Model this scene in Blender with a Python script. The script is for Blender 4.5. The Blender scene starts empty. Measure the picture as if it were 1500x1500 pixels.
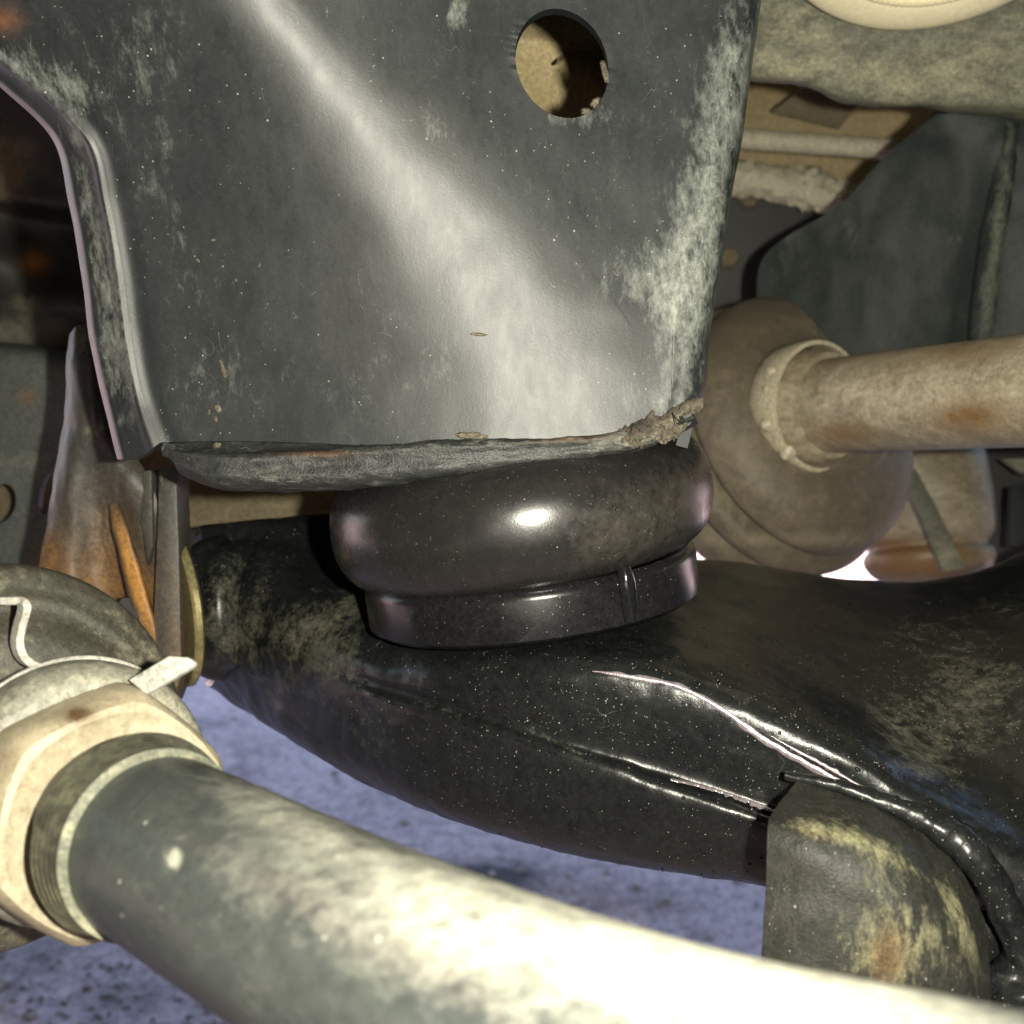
import bpy, bmesh, math, random
import numpy as np
from mathutils import Vector, noise as mn

random.seed(7)
RNG = np.random.RandomState(7)
S = bpy.context.scene
COL = S.collection

# ------------------------------------------------------------------ camera, light, exposure
PITCH = math.radians(-12.0)
CAMZ = 0.55
FPX = 750 / math.tan(math.radians(25))
CAM = np.array([0.0, 0.0, CAMZ])
RIGHT = np.array([1.0, 0, 0])
FWD = np.array([0, math.cos(PITCH), math.sin(PITCH)])
UP = np.array([0, -math.sin(PITCH), math.cos(PITCH)])

cd = bpy.data.cameras.new('camera')
cam = bpy.data.objects.new('camera', cd)
COL.objects.link(cam)
cam.location = CAM
cam.rotation_euler = (math.radians(90) + PITCH, 0, 0)
cd.sensor_width = 36
cd.lens = 18 / math.tan(math.radians(25))
cd.clip_start = 0.005
cd.clip_end = 1000
cd.dof.use_dof = True
cd.dof.focus_distance = 0.262
cd.dof.aperture_fstop = 19
S.camera = cam

w = bpy.data.worlds.new('World')
S.world = w
w.use_nodes = True
wn = w.node_tree
bg = wn.nodes['Background']
sky = wn.nodes.new('ShaderNodeTexSky')
sky.sky_type = 'NISHITA'
sky.sun_disc = False
SUN_EL, SUN_AZ = math.radians(58), math.radians(-165)     # high sun behind the photographer, slightly left
sky.sun_elevation = SUN_EL
sky.sun_rotation = SUN_AZ
wn.links.new(sky.outputs[0], bg.inputs[0])
bg.inputs[1].default_value = 0.15

sd = bpy.data.lights.new('sun', 'SUN')
sd.energy = 5.0
sd.angle = math.radians(0.5)
sd.color = (1.0, 0.95, 0.88)
sun = bpy.data.objects.new('sun', sd)
COL.objects.link(sun)
sdir = Vector((math.sin(SUN_AZ) * math.cos(SUN_EL), math.cos(SUN_AZ) * math.cos(SUN_EL), math.sin(SUN_EL)))
sun.rotation_euler = sdir.to_track_quat('Z', 'Y').to_euler()
sun.location = (0, -4, 6)

# the camera's own flash: a small lamp just right of and above the lens
fd = bpy.data.lights.new('flash', 'POINT')
fd.energy = 1.9
fd.shadow_soft_size = 0.004
fd.color = (1.0, 0.955, 0.80)
flash = bpy.data.objects.new('flash', fd)
COL.objects.link(flash)
flash.location = CAM + RIGHT * 0.030 + UP * 0.005

S.view_settings.view_transform = 'Standard'
S.view_settings.look = 'None'
S.view_settings.gamma = 1
S.view_settings.exposure = 1.98
S.render.engine = 'CYCLES'
S.cycles.use_denoising = True
S.cycles.max_bounces = 8
S.cycles.caustics_reflective = False
S.cycles.caustics_refractive = False


# ------------------------------------------------------------------ helpers
def P(px, py, d):
    return CAM + RIGHT * ((px - 750) / FPX * d) - UP * ((py - 750) / FPX * d) + FWD * d


def unproj(a):
    a = np.asarray(a, float)
    d = a[..., 2:3]
    return CAM + RIGHT * ((a[..., 0:1] - 750) / FPX * d) - UP * ((a[..., 1:2] - 750) / FPX * d) + FWD * d


def proj(v):
    v = np.asarray(v, float) - CAM
    d = v @ FWD
    return np.stack([750 + FPX * (v @ RIGHT) / d, 750 - FPX * (v @ UP) / d, d], -1)


def R2D(px, py, r):
    return r / math.sqrt(1 + ((px - 750) ** 2 + (py - 750) ** 2) / FPX ** 2)


def cr(pts, n, uniform=False):
    """smooth curve through pts (k, ...), chord-length knots so that close points never fold"""
    pts = np.asarray(pts, float)
    k = len(pts)
    if k == 2:
        tt = np.linspace(0, 1, n).reshape((-1,) + (1,) * (pts.ndim - 1))
        return pts[0] * (1 - tt) + pts[1] * tt
    if uniform or pts.ndim == 1:
        h = np.ones(k - 1)
    else:
        sc = np.array([1, 1, 2500.0]) if (pts.shape[-1] == 3 and np.abs(pts[..., :2]).max() > 20) else np.ones(pts.shape[-1])
        h = np.linalg.norm(np.diff(pts, axis=0) * sc, axis=-1)
        while h.ndim > 1:
            h = h.mean(-1)
        h = np.maximum(h, h.max() * 1e-3) ** 0.8
    T = np.concatenate([[0], np.cumsum(h)])
    Tn = T / T[-1]
    mix = 0.5 * Tn + 0.5 * np.linspace(0, 1, k)
    u = np.interp(np.linspace(0, 1, n), mix, T)
    sh = (-1,) + (1,) * (pts.ndim - 1)
    hh = h.reshape(sh)
    sl = np.diff(pts, axis=0) / hh
    m = np.empty_like(pts)
    m[1:-1] = (sl[1:] * hh[:-1] + sl[:-1] * hh[1:]) / (hh[1:] + hh[:-1])
    m[0] = 1.5 * sl[0] - 0.5 * m[1]
    m[-1] = 1.5 * sl[-1] - 0.5 * m[-2]
    i = np.clip(np.searchsorted(T, u, side='right') - 1, 0, k - 2)
    f = ((u - T[i]) / h[i]).reshape(sh)
    H = h[i].reshape(sh)
    return ((2 * f ** 3 - 3 * f ** 2 + 1) * pts[i] + (f ** 3 - 2 * f ** 2 + f) * H * m[i] + (-2 * f ** 3 + 3 * f ** 2) * pts[i + 1] + (f ** 3 - f ** 2) * H * m[i + 1])


def fbm(v, sc, octv=4, seed=0):
    out = np.empty(len(v))
    for i, p in enumerate(v):
        out[i] = mn.fractal(Vector((p[0] * sc + seed, p[1] * sc - seed, p[2] * sc)), 0.8, 2.0, octv)
    return out


def blobmap(v, blobs):
    q = proj(v)
    out = np.zeros(len(v))
    for b in blobs:
        x, y, rx, ry, ang, val = b
        c, s = math.cos(math.radians(ang)), math.sin(math.radians(ang))
        dx, dy = q[:, 0] - x, q[:, 1] - y
        u, ww = (dx * c + dy * s) / rx, (-dx * s + dy * c) / ry
        out = out + val * np.exp(-(u * u + ww * ww) * 1.2)
    return out


def thing(name, label, cat, loc, group=None):
    o = bpy.data.objects.new(name, None)
    o.empty_display_size = 0.01
    COL.objects.link(o)
    o.location = loc
    o['label'] = label
    o['category'] = cat
    if group:
        o['group'] = group
    return o


def obj(name, v, f, mat, parent=None, smooth=True, angle=40, dust=None, rust=None, label=None, uv=None):
    v = np.asarray(v, float)
    off = np.array(parent_world(parent)) if parent is not None else np.zeros(3)
    me = bpy.data.meshes.new(name)
    me.from_pydata((v - off).tolist(), [], [list(map(int, q)) for q in f])
    bm = bmesh.new()
    bm.from_mesh(me)
    bmesh.ops.recalc_face_normals(bm, faces=bm.faces)
    bm.to_mesh(me)
    bm.free()
    if smooth:
        me.polygons.foreach_set('use_smooth', [True] * len(me.polygons))
        me.set_sharp_from_angle(angle=math.radians(angle))
    for nm, bl in (('dust', dust), ('rust', rust)):
        if bl:
            at = me.attributes.new(nm, 'FLOAT', 'POINT')
            at.data.foreach_set('value', blobmap(v, bl).astype(np.float32))
    me.materials.append(mat)
    o = bpy.data.objects.new(name, me)
    COL.objects.link(o)
    if parent is not None:
        o.parent = parent
    if label:
        o['label'] = label
    return o


def parent_world(p):
    x = np.zeros(3)
    while p is not None:
        x = x + np.array(p.location)
        p = p.parent
    return x


def top(o, label, cat, group=None):
    o['label'] = label
    o['category'] = cat
    if group:
        o['group'] = group
    return o


def patch_grid(rows, nu, nv):
    rows = np.asarray(rows, float)
    a = cr(rows, nu)                                   # (nu, C, 3)
    return np.swapaxes(cr(np.swapaxes(a, 0, 1), nv), 0, 1)   # (nu, nv, 3)


def grid_normals(w3):
    du = np.gradient(w3, axis=0)
    dv = np.gradient(w3, axis=1)
    n = np.cross(du, dv)
    n /= np.linalg.norm(n, axis=-1, keepdims=True) + 1e-12
    if np.mean(np.sum(n * (CAM - w3), -1)) < 0:
        n = -n
    return n


def shell(g, thick, holes=(), disp=None, back=False):
    """sheet of real thickness from a grid of (px,py,d); holes are ellipses (cx,cy,a,b,deg)"""
    nu, nv = g.shape[:2]
    g = g.copy()
    dead = np.zeros((nu, nv), bool)
    for (cx, cy, a, b, deg) in holes:
        c, s = math.cos(math.radians(deg)), math.sin(math.radians(deg))
        dx, dy = g[..., 0] - cx, g[..., 1] - cy
        u, ww = (dx * c + dy * s) / a, (-dx * s + dy * c) / b
        r = np.sqrt(u * u + ww * ww)
        sp = max(np.abs(np.diff(g[..., 0], axis=1)).mean(), np.abs(np.diff(g[..., 1], axis=0)).mean()) / min(a, b)
        inside = r < 1 - 0.25 * sp
        nb = np.zeros_like(inside)
        for sx in (-1, 0, 1):
            for sy in (-1, 0, 1):
                nb |= np.roll(np.roll(inside, sx, 0), sy, 1)
        snap = nb & ~inside
        rr = np.where(snap, 1 / np.maximum(r, 1e-6), 1)
        uu, vv = u * rr * a, ww * rr * b
        g[..., 0] = np.where(snap, cx + uu * c - vv * s, g[..., 0])
        g[..., 1] = np.where(snap, cy + uu * s + vv * c, g[..., 1])
        dead |= inside
    w3 = unproj(g)
    n = grid_normals(w3)
    if disp is not None:
        w3 = w3 + n * disp(w3.reshape(-1, 3), g.reshape(-1, 3)).reshape(nu, nv)[..., None]
        n = grid_normals(w3)
    V = np.concatenate([w3.reshape(-1, 3), (w3 + FWD * thick if back else w3 - n * thick).reshape(-1, 3)])
    N = nu * nv
    faces, edges = [], {}
    for i in range(nu - 1):
        for j in range(nv - 1):
            if dead[i, j] or dead[i + 1, j] or dead[i, j + 1] or dead[i + 1, j + 1]:
                continue
            q = (i * nv + j, i * nv + j + 1, (i + 1) * nv + j + 1, (i + 1) * nv + j)
            faces.append(q)
            for k in range(4):
                e = (q[k], q[(k + 1) % 4])
                edges[e] = edges.get(e, 0) + 1
    out = list(faces) + [tuple(x + N for x in reversed(q)) for q in faces]
    for (a, b) in edges:
        if (b, a) not in edges:
            out.append((b, a, a + N, b + N))
    used = sorted({x for q in out for x in q})
    mp = {x: i for i, x in enumerate(used)}
    return V[used], [tuple(mp[x] for x in q) for q in out]


def sheet(name, rows, nu, nv, thick, mat, parent=None, holes=(), disp=None, back=False, **k):
    v, f = shell(patch_grid(rows, nu, nv), thick, holes, disp, back)
    return obj(name, v, f, mat, parent, **k)


def frame_of(ax):
    ax = np.asarray(ax, float)
    ax = ax / np.linalg.norm(ax)
    h = np.array([0, 0, 1.0]) if abs(ax[2]) < 0.9 else np.array([1.0, 0, 0])
    e1 = np.cross(h, ax)
    e1 /= np.linalg.norm(e1)
    return e1, np.cross(ax, e1), ax


def lathe(o, ax, prof, seg=96, smoothn=0, closed=False):
    """profile of (radius, height) round an axis through o"""
    prof = np.asarray(prof, float)
    if smoothn:
        prof = cr(prof, smoothn)
        prof[:, 0] = np.maximum(prof[:, 0], 0)
    e1, e2, a = frame_of(ax)
    th = np.linspace(0, 2 * math.pi, seg, endpoint=False)
    ring = np.cos(th)[:, None] * e1 + np.sin(th)[:, None] * e2
    V = np.concatenate([np.asarray(o) + ring * r + a * h for r, h in prof])
    F = []
    m = len(prof)
    for i in range(m - 1 if not closed else m):
        i2 = (i + 1) % m
        for j in range(seg):
            k = (j + 1) % seg
            F.append((i * seg + j, i * seg + k, i2 * seg + k, i2 * seg + j))
    if not closed:
        if prof[0, 0] > 1e-6:
            F.append(tuple(reversed(range(seg))))
        if prof[-1, 0] > 1e-6:
            F.append(tuple((m - 1) * seg + j for j in range(seg)))
    return V, F


def tube(pts, rad, n=40, seg=32, jitter=0, seed=0, flat=1.0):
    pts = cr(np.asarray(pts, float), n, True)
    rad = cr(np.asarray(rad, float), n, True) if np.ndim(rad) else np.full(n, rad)
    t = np.gradient(pts, axis=0)
    t /= np.linalg.norm(t, axis=1, keepdims=True)
    e1, e2, _ = frame_of(t[0])
    V, F = [], []
    th = np.linspace(0, 2 * math.pi, seg, endpoint=False)
    for i in range(n):
        e1 = e1 - t[i] * np.dot(e1, t[i])
        e1 /= np.linalg.norm(e1)
        e2 = np.cross(t[i], e1)
        r = rad[i]
        ring = pts[i] + (np.cos(th)[:, None] * e1 * flat + np.sin(th)[:, None] * e2) * r
        V.append(ring)
    V = np.concatenate(V)
    for i in range(n - 1):
        for j in range(seg):
            k = (j + 1) % seg
            F.append((i * seg + j, i * seg + k, (i + 1) * seg + k, (i + 1) * seg + j))
    F.append(tuple(reversed(range(seg))))
    F.append(tuple((n - 1) * seg + j for j in range(seg)))
    if jitter:
        ctr = np.repeat(pts, seg, axis=0)
        dv = V - ctr
        V = ctr + dv * (1 + jitter * fbm(V, 250, 3, seed))[:, None]
    return V, F


def pt(pts):
    return unproj(np.asarray(pts, float))


def prism(poly, thick, bev=0.0008):
    """plate from a polygon of (px,py,d) corners, given a thickness away from the lens"""
    w3 = unproj(np.asarray(poly, float))
    c = w3.mean(0)
    n = np.zeros(3)
    for i in range(len(w3)):
        n += np.cross(w3[i] - c, w3[(i + 1) % len(w3)] - c)
    n /= np.linalg.norm(n)
    if np.dot(n, CAM - c) < 0:
        n = -n
    m = len(w3)
    bm = bmesh.new()
    a = [bm.verts.new(p) for p in w3]
    b = [bm.verts.new(p - n * thick) for p in w3]
    bm.faces.new(a)
    bm.faces.new(list(reversed(b)))
    for i in range(m):
        bm.faces.new((a[i], b[i], b[(i + 1) % m], a[(i + 1) % m]))
    bmesh.ops.recalc_face_normals(bm, faces=bm.faces)
    if bev:
        bmesh.ops.bevel(bm, geom=list(bm.edges), offset=bev, segments=2, profile=0.6, affect='EDGES')
    bm.verts.ensure_lookup_table()
    V = np.array([tuple(x.co) for x in bm.verts])
    for i, x in enumerate(bm.verts):
        x.index = i
    F = [[x.index for x in fc.verts] for fc in bm.faces]
    bm.free()
    return V, F


# ------------------------------------------------------------------ materials
def grime(name, base, base2=None, dust=(0.30, 0.28, 0.20), amt=0.0, rough=0.4, rdust=0.8, s1=30, s2=260,
          speck=0.0, speck_scale=500, scratch=0.0, bump=0.25, rust=(0.30, 0.13, 0.03), con=1.6, stretch=(1, 1, 1),
          rot=(0, 0, 0), spec=0.5, coat=0.0, metal=0.0, maxdust=1.0, attr_gain=1.0, grain=0.5, micro=1.0, ms=(700, 1800)):
    base2 = base2 or tuple(c * 1.5 for c in base)
    m = bpy.data.materials.new(name)
    m.use_nodes = True
    nt = m.node_tree
    L = nt.links.new
    bs = nt.nodes['Principled BSDF']

    def nd(t, **k):
        n = nt.nodes.new(t)
        for a, b in k.items():
            setattr(n, a, b)
        return n

    def math_(op, a, b=None, c=None, clamp=False):
        n = nd('ShaderNodeMath', operation=op, use_clamp=clamp)
        for i, x in enumerate((a, b, c)):
            if x is None:
                continue
            if isinstance(x, (int, float)):
                n.inputs[i].default_value = x
            else:
                L(x, n.inputs[i])
        return n.outputs[0]

    def mixc(f, a, b):
        n = nd('ShaderNodeMix', data_type='RGBA')
        n.clamp_factor = True
        if isinstance(f, (int, float)):
            n.inputs[0].default_value = f
        else:
            L(f, n.inputs[0])
        for i, x in ((6, a), (7, b)):
            if isinstance(x, tuple):
                n.inputs[i].default_value = x + (1,)
            else:
                L(x, n.inputs[i])
        return n.outputs[2]

    tc = nd('ShaderNodeTexCoord')
    mp = nd('ShaderNodeMapping')
    mp.inputs['Rotation'].default_value = [math.radians(r) for r in rot]
    mp.inputs['Scale'].default_value = stretch
    L(tc.outputs['Object'], mp.inputs[0])

    def noise(scale, detail=6, ro=0.6, dis=0.0, vec=None):
        n = nd('ShaderNodeTexNoise')
        n.inputs['Scale'].default_value = scale
        n.inputs['Detail'].default_value = detail
        n.inputs['Roughness'].default_value = ro
        n.inputs['Distortion'].default_value = dis
        L(vec if vec else mp.outputs[0], n.inputs['Vector'])
        return n.outputs['Fac']

    n1 = noise(s1, 7, 0.62, 0.6)
    n2 = noise(s2, 6, 0.65, 0.3)
    n3 = noise(ms[1], 3, 0.6, 0, tc.outputs['Object'])
    da = nd('ShaderNodeAttribute', attribute_name='dust').outputs['Fac']
    ra = nd('ShaderNodeAttribute', attribute_name='rust').outputs['Fac']
    n5 = noise(620, 6, 0.7, 0.4)
    t = math_('ADD', math_('MULTIPLY', n1, 0.42), math_('MULTIPLY', n2, 0.33))
    t = math_('ADD', t, math_('MULTIPLY', n5, 0.25))
    t = math_('MULTIPLY', math_('SUBTRACT', t, 0.5), con * 3.0)
    wgt = math_('MULTIPLY', da, math_('ADD', math_('MULTIPLY', math_('ADD', n2, n5), 1.5), -0.55))
    mask = math_('ADD', math_('ADD', t, amt), math_('MULTIPLY', wgt, attr_gain), clamp=True)
    mask = math_('MULTIPLY', mask, maxdust)
    bf = math_('ADD', math_('MULTIPLY', math_('SUBTRACT', math_('ADD', math_('MULTIPLY', n1, 0.5), math_('MULTIPLY', n2, 0.5)), 0.5), 3.0), 0.5, clamp=True)
    c = mixc(bf, base, base2)
    c = mixc(mask, c, dust)
    rmask = math_('MULTIPLY', ra, math_('ADD', math_('MULTIPLY', n2, 2.0), -0.1), clamp=True)
    c = mixc(rmask, c, rust)
    n4 = noise(ms[0], 5, 0.7, 0.2, tc.outputs['Object'])
    gv = math_('ADD', math_('MULTIPLY', math_('SUBTRACT', math_('ADD', math_('MULTIPLY', n4, 0.6), math_('MULTIPLY', n3, 0.4)), 0.5), 3.2 * micro), 1.0)
    vs = nd('ShaderNodeVectorMath', operation='SCALE')
    L(c, vs.inputs[0])
    L(math_('MAXIMUM', gv, 0.15), vs.inputs['Scale'])
    c = vs.outputs[0]
    hgt = math_('ADD', math_('MULTIPLY', n2, 0.7), math_('MULTIPLY', n3, grain))
    hgt = math_('ADD', hgt, math_('MULTIPLY', mask, 0.5))
    rough_o = math_('ADD', math_('MULTIPLY', mask, rdust - rough), math_('ADD', math_('MULTIPLY', n2, 0.12), rough - 0.06))
    if speck:
        for sc, th in ((speck_scale, 0.13), (speck_scale * 2.0, 0.22), (speck_scale * 3.6, 0.3)):
            vo = nd('ShaderNodeTexVoronoi')
            vo.inputs['Scale'].default_value = sc
            L(tc.outputs['Object'], vo.inputs['Vector'])
            sx = nd('ShaderNodeSeparateColor')
            L(vo.outputs['Color'], sx.inputs[0])
            r = math_('MULTIPLY', math_('POWER', sx.outputs[1], 2.0), th)
            on = math_('LESS_THAN', vo.outputs['Distance'], r)
            pick = math_('LESS_THAN', sx.outputs[0], math_('MULTIPLY', math_('ADD', n1, -0.36), speck * 3.2))
            sm = math_('MULTIPLY', on, pick)
            c = mixc(math_('MULTIPLY', sm, 0.6), c, (0.40, 0.38, 0.32))
            hgt = math_('ADD', hgt, math_('MULTIPLY', sm, 1.2))
            rough_o = math_('ADD', rough_o, math_('MULTIPLY', sm, 0.3))
    if scratch:
        for sc, wd in ((45, 0.0009), (90, 0.0014), (170, 0.0020)):
            nn = noise(sc, 2, 0.4, 1.2, tc.outputs['Object'])
            ln = math_('LESS_THAN', math_('ABSOLUTE', math_('SUBTRACT', nn, 0.52)), wd)
            gate = math_('GREATER_THAN', noise(sc * 1.7, 3, 0.6, 0.0), 0.63 - 0.03 * scratch)
            sm = math_('MULTIPLY', math_('MULTIPLY', ln, gate), min(0.5, 0.26 * scratch))
            c = mixc(sm, c, (0.42, 0.42, 0.38))
            hgt = math_('SUBTRACT', hgt, math_('MULTIPLY', sm, 0.5))
    bp = nd('ShaderNodeBump')
    bp.inputs['Strength'].default_value = bump
    bp.inputs['Distance'].default_value = 0.0006
    L(hgt, bp.inputs['Height'])
    L(c, bs.inputs['Base Color'])
    L(math_('ADD', rough_o, 0.0, clamp=True), bs.inputs['Roughness'])
    L(bp.outputs[0], bs.inputs['Normal'])
    bs.inputs['Specular IOR Level'].default_value = spec
    bs.inputs['Metallic'].default_value = metal
    if coat:
        bs.inputs['Coat Weight'].default_value = coat
        bs.inputs['Coat Roughness'].default_value = 0.12
    return m


M = {}
M['tower'] = grime('old_black_paint', (0.007, 0.0090, 0.0092), (0.018, 0.0225, 0.0225), dust=(0.22, 0.24, 0.21), amt=-0.25, rough=0.47,
                   rdust=0.6, s1=30, s2=210, speck=0.10, speck_scale=420, scratch=0.7, bump=0.085, spec=0.55, con=0.75, stretch=(1.6, 1, 0.7), rot=(0, 25, 0), rust=(0.10, 0.045, 0.025), micro=0.7)
M['flange'] = grime('scuffed_edge_paint', (0.014, 0.017, 0.017), (0.04, 0.042, 0.04), dust=(0.19, 0.19, 0.155), amt=-0.22, rough=0.45,
                    s1=60, s2=420, speck=0.1, scratch=1.4, bump=0.7, con=1.5, stretch=(0.5, 1, 1.6), rust=(0.14, 0.07, 0.03))
M['rubber'] = grime('satin_black_rubber', (0.010, 0.010, 0.010), (0.018, 0.017, 0.016), dust=(0.06, 0.054, 0.042), amt=-0.32, rough=0.27,
                    rdust=0.55, s1=35, s2=300, speck=0.14, speck_scale=800, scratch=0.25, bump=0.05, con=0.3, spec=0.5, maxdust=0.7, grain=0.9, micro=0.35)
M['cup'] = grime('gloss_black_cup', (0.006, 0.006, 0.007), (0.012, 0.012, 0.013), dust=(0.12, 0.12, 0.10), amt=-0.55, rough=0.22,
                 rdust=0.5, s1=60, s2=300, speck=0.16, speck_scale=640, scratch=0.4, bump=0.05, con=0.8, maxdust=0.8, spec=0.35)
M['arm'] = grime('wet_black_paint', (0.005, 0.006, 0.006), (0.012, 0.0135, 0.013), dust=(0.15, 0.145, 0.105), amt=-0.44, rough=0.29,
                 rdust=0.6, s1=30, s2=240, speck=0.34, speck_scale=560, scratch=0.5, bump=0.18, con=1.0, spec=0.36, maxdust=0.75)
M['gloss'] = grime('fresh_gloss_paint', (0.006, 0.006, 0.007), (0.01, 0.01, 0.01), dust=(0.1, 0.1, 0.08), amt=-0.9, rough=0.1, rdust=0.4,
                   bump=0.10, con=0.7, s2=140, coat=0.6)
M['painted_glint'] = grime('painted_pale_reflection', (0.30, 0.25, 0.26), (0.42, 0.37, 0.39), dust=(0.1, 0.09, 0.09), amt=-0.3, rough=0.3, rdust=0.5, metal=0.6, bump=0.3, con=1.2, s2=500)  # pale metallic tone painted in for daylight reflections on the arm
M['bracket'] = grime('dusty_bracket_paint', (0.016, 0.017, 0.015), (0.035, 0.035, 0.028), dust=(0.22, 0.21, 0.12), amt=-0.30, rough=0.48,
                     rdust=0.85, s1=45, s2=300, speck=0.18, speck_scale=480, scratch=0.4, bump=0.6, con=1.5, spec=0.3, stretch=(1.5, 1, 0.6), rust=(0.10, 0.062, 0.028))
M['rod'] = grime('dusty_steel_rod', (0.036, 0.041, 0.039), (0.066, 0.073, 0.067), dust=(0.36, 0.355, 0.29), amt=-0.08, rough=0.36, rdust=0.8,
                 s1=55, s2=330, speck=0.16, speck_scale=190, bump=0.2, con=0.4, rust=(0.16, 0.12, 0.11), stretch=(0.6, 1, 1.3), rot=(0, -25, 0), micro=0.5)
M['nut'] = grime('cream_dirty_zinc', (0.25, 0.21, 0.135), (0.36, 0.315, 0.22), dust=(0.44, 0.39, 0.28), amt=0.15, rough=0.5, rdust=0.8, s1=60,
                 s2=420, bump=0.3, con=1.0, micro=0.5, rust=(0.09, 0.055, 0.025), speck=0.1)
M['tab'] = grime('pale_zinc_tab', (0.34, 0.33, 0.30), (0.42, 0.40, 0.35), dust=(0.36, 0.33, 0.25), amt=-0.1, rough=0.45, rdust=0.7, bump=0.1, con=0.8)
M['boot'] = grime('dusty_rubber_boot', (0.03, 0.029, 0.022), (0.06, 0.057, 0.042), dust=(0.25, 0.23, 0.15), amt=-0.06, rough=0.6, rdust=0.85,
                  s1=50, s2=380, scratch=1.5, bump=0.5, con=1.2, stretch=(0.5, 1, 1.2), rot=(0, -35, 0))
M['collar'] = grime('grey_dusty_collar', (0.15, 0.15, 0.12), (0.24, 0.23, 0.18), dust=(0.40, 0.38, 0.29), amt=0.08, rough=0.55, s1=60, s2=420, bump=0.3, con=1.2)
M['axle'] = grime('rusty_dusty_shaft', (0.17, 0.14, 0.09), (0.27, 0.23, 0.16), dust=(0.46, 0.42, 0.31), amt=0.12, rough=0.45, rdust=0.75, s1=40,
                  s2=260, bump=0.3, con=1.2, rust=(0.17, 0.095, 0.035), stretch=(0.6, 1, 1.3), spec=0.6, micro=0.6)
M['cvboot'] = grime('dusty_brown_boot', (0.072, 0.058, 0.040), (0.12, 0.099, 0.069), dust=(0.22, 0.19, 0.13), amt=0.0, rough=0.6, rdust=0.85, s1=26,
                    s2=200, bump=0.12, con=0.6, micro=0.4)
M['clamp'] = grime('dusty_clamp_band', (0.33, 0.30, 0.21), (0.44, 0.40, 0.29), dust=(0.26, 0.22, 0.14), amt=0.0, rough=0.40, rdust=0.7, bump=0.2)
M['plate'] = grime('olive_dusty_plate', (0.07, 0.076, 0.056), (0.15, 0.15, 0.105), dust=(0.33, 0.32, 0.21), amt=0.02, rough=0.6, s1=16, s2=140, bump=0.5,
                   con=1.5, stretch=(0.7, 1, 1.4))
M['gusset'] = grime('blue_grey_dusty_plate', (0.008, 0.0115, 0.0105), (0.022, 0.029, 0.026), dust=(0.11, 0.12, 0.09), amt=-0.28, rough=0.5, s1=18, s2=130,
                    bump=0.35, con=1.2, stretch=(1.6, 1, 0.6), spec=0.2)
M['tan'] = grime('tan_dirt_panel', (0.30, 0.235, 0.115), (0.42, 0.34, 0.19), dust=(0.46, 0.38, 0.22), amt=0.0, rough=0.8, s1=14, s2=90, bump=0.3, con=0.8)
M['brown'] = grime('brown_dirt_steel', (0.10, 0.08, 0.045), (0.16, 0.13, 0.075), dust=(0.24, 0.20, 0.12), amt=-0.1, rough=0.7, s1=16, s2=120, bump=0.3, con=1.0)
M['pale'] = grime('pale_dusty_steel', (0.34, 0.32, 0.23), (0.46, 0.43, 0.32), dust=(0.5, 0.46, 0.33), amt=0.0, rough=0.6, s1=30, s2=200, bump=0.5, con=1.3)
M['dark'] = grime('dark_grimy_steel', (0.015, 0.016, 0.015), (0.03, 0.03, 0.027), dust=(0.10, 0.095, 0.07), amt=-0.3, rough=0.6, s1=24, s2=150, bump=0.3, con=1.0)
M['pivot'] = grime('grey_brown_bracket', (0.030, 0.030, 0.028), (0.06, 0.057, 0.048), dust=(0.20, 0.18, 0.13), amt=-0.2, rough=0.5, s1=30, s2=180, bump=0.3,
                   con=1.2, rust=(0.36, 0.165, 0.03), stretch=(1.5, 1, 0.6))
M['rail'] = grime('teal_grey_rail', (0.045, 0.055, 0.052), (0.085, 0.095, 0.085), dust=(0.18, 0.17, 0.13), amt=-0.15, rough=0.6, s1=16, s2=110, bump=0.2, con=1.0,
                  rust=(0.15, 0.08, 0.03))
M['gold'] = grime('yellow_zinc_washer', (0.24, 0.20, 0.085), (0.34, 0.29, 0.14), dust=(0.3, 0.27, 0.16), amt=-0.2, rough=0.35, metal=0.5, bump=0.15, con=0.8)
M['rusty'] = grime('orange_rust', (0.22, 0.095, 0.022), (0.36, 0.17, 0.045), dust=(0.34, 0.24, 0.12), amt=-0.1, rough=0.8, s1=40, s2=240, bump=0.5, con=1.2)
M['mud'] = grime('dried_mud', (0.06, 0.052, 0.036), (0.14, 0.12, 0.085), dust=(0.28, 0.25, 0.17), amt=0.0, rough=0.9, s1=120, s2=700, bump=0.8, con=1.4, rust=(0.05, 0.04, 0.03))
M['cream'] = grime('cream_plastic_pad', (0.66, 0.60, 0.40), (0.74, 0.68, 0.48), dust=(0.55, 0.48, 0.3), amt=-0.3, rough=0.5, bump=0.1, con=0.6, micro=0.25)
M['ground'] = grime('worn_concrete', (0.44, 0.31, 0.295), (0.78, 0.55, 0.53), dust=(0.17, 0.11, 0.095), amt=0.10, rough=0.85, s1=11, s2=55, bump=0.0, con=2.4, ms=(75, 190), micro=1.1,
                    rust=(0.06, 0.04, 0.04), maxdust=0.75)
M['grit'] = grime('grey_grit', (0.12, 0.09, 0.08), (0.62, 0.52, 0.48), dust=(0.3, 0.2, 0.15), amt=-0.1, rough=0.9, s1=60, s2=200, bump=0.0, con=1.5)
M['floor'] = grime('unseen_shade_surface', (0.04, 0.038, 0.03), dust=(0.15, 0.13, 0.09), amt=-0.1, rough=0.8, s1=8, s2=60, bump=0.2)

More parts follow.
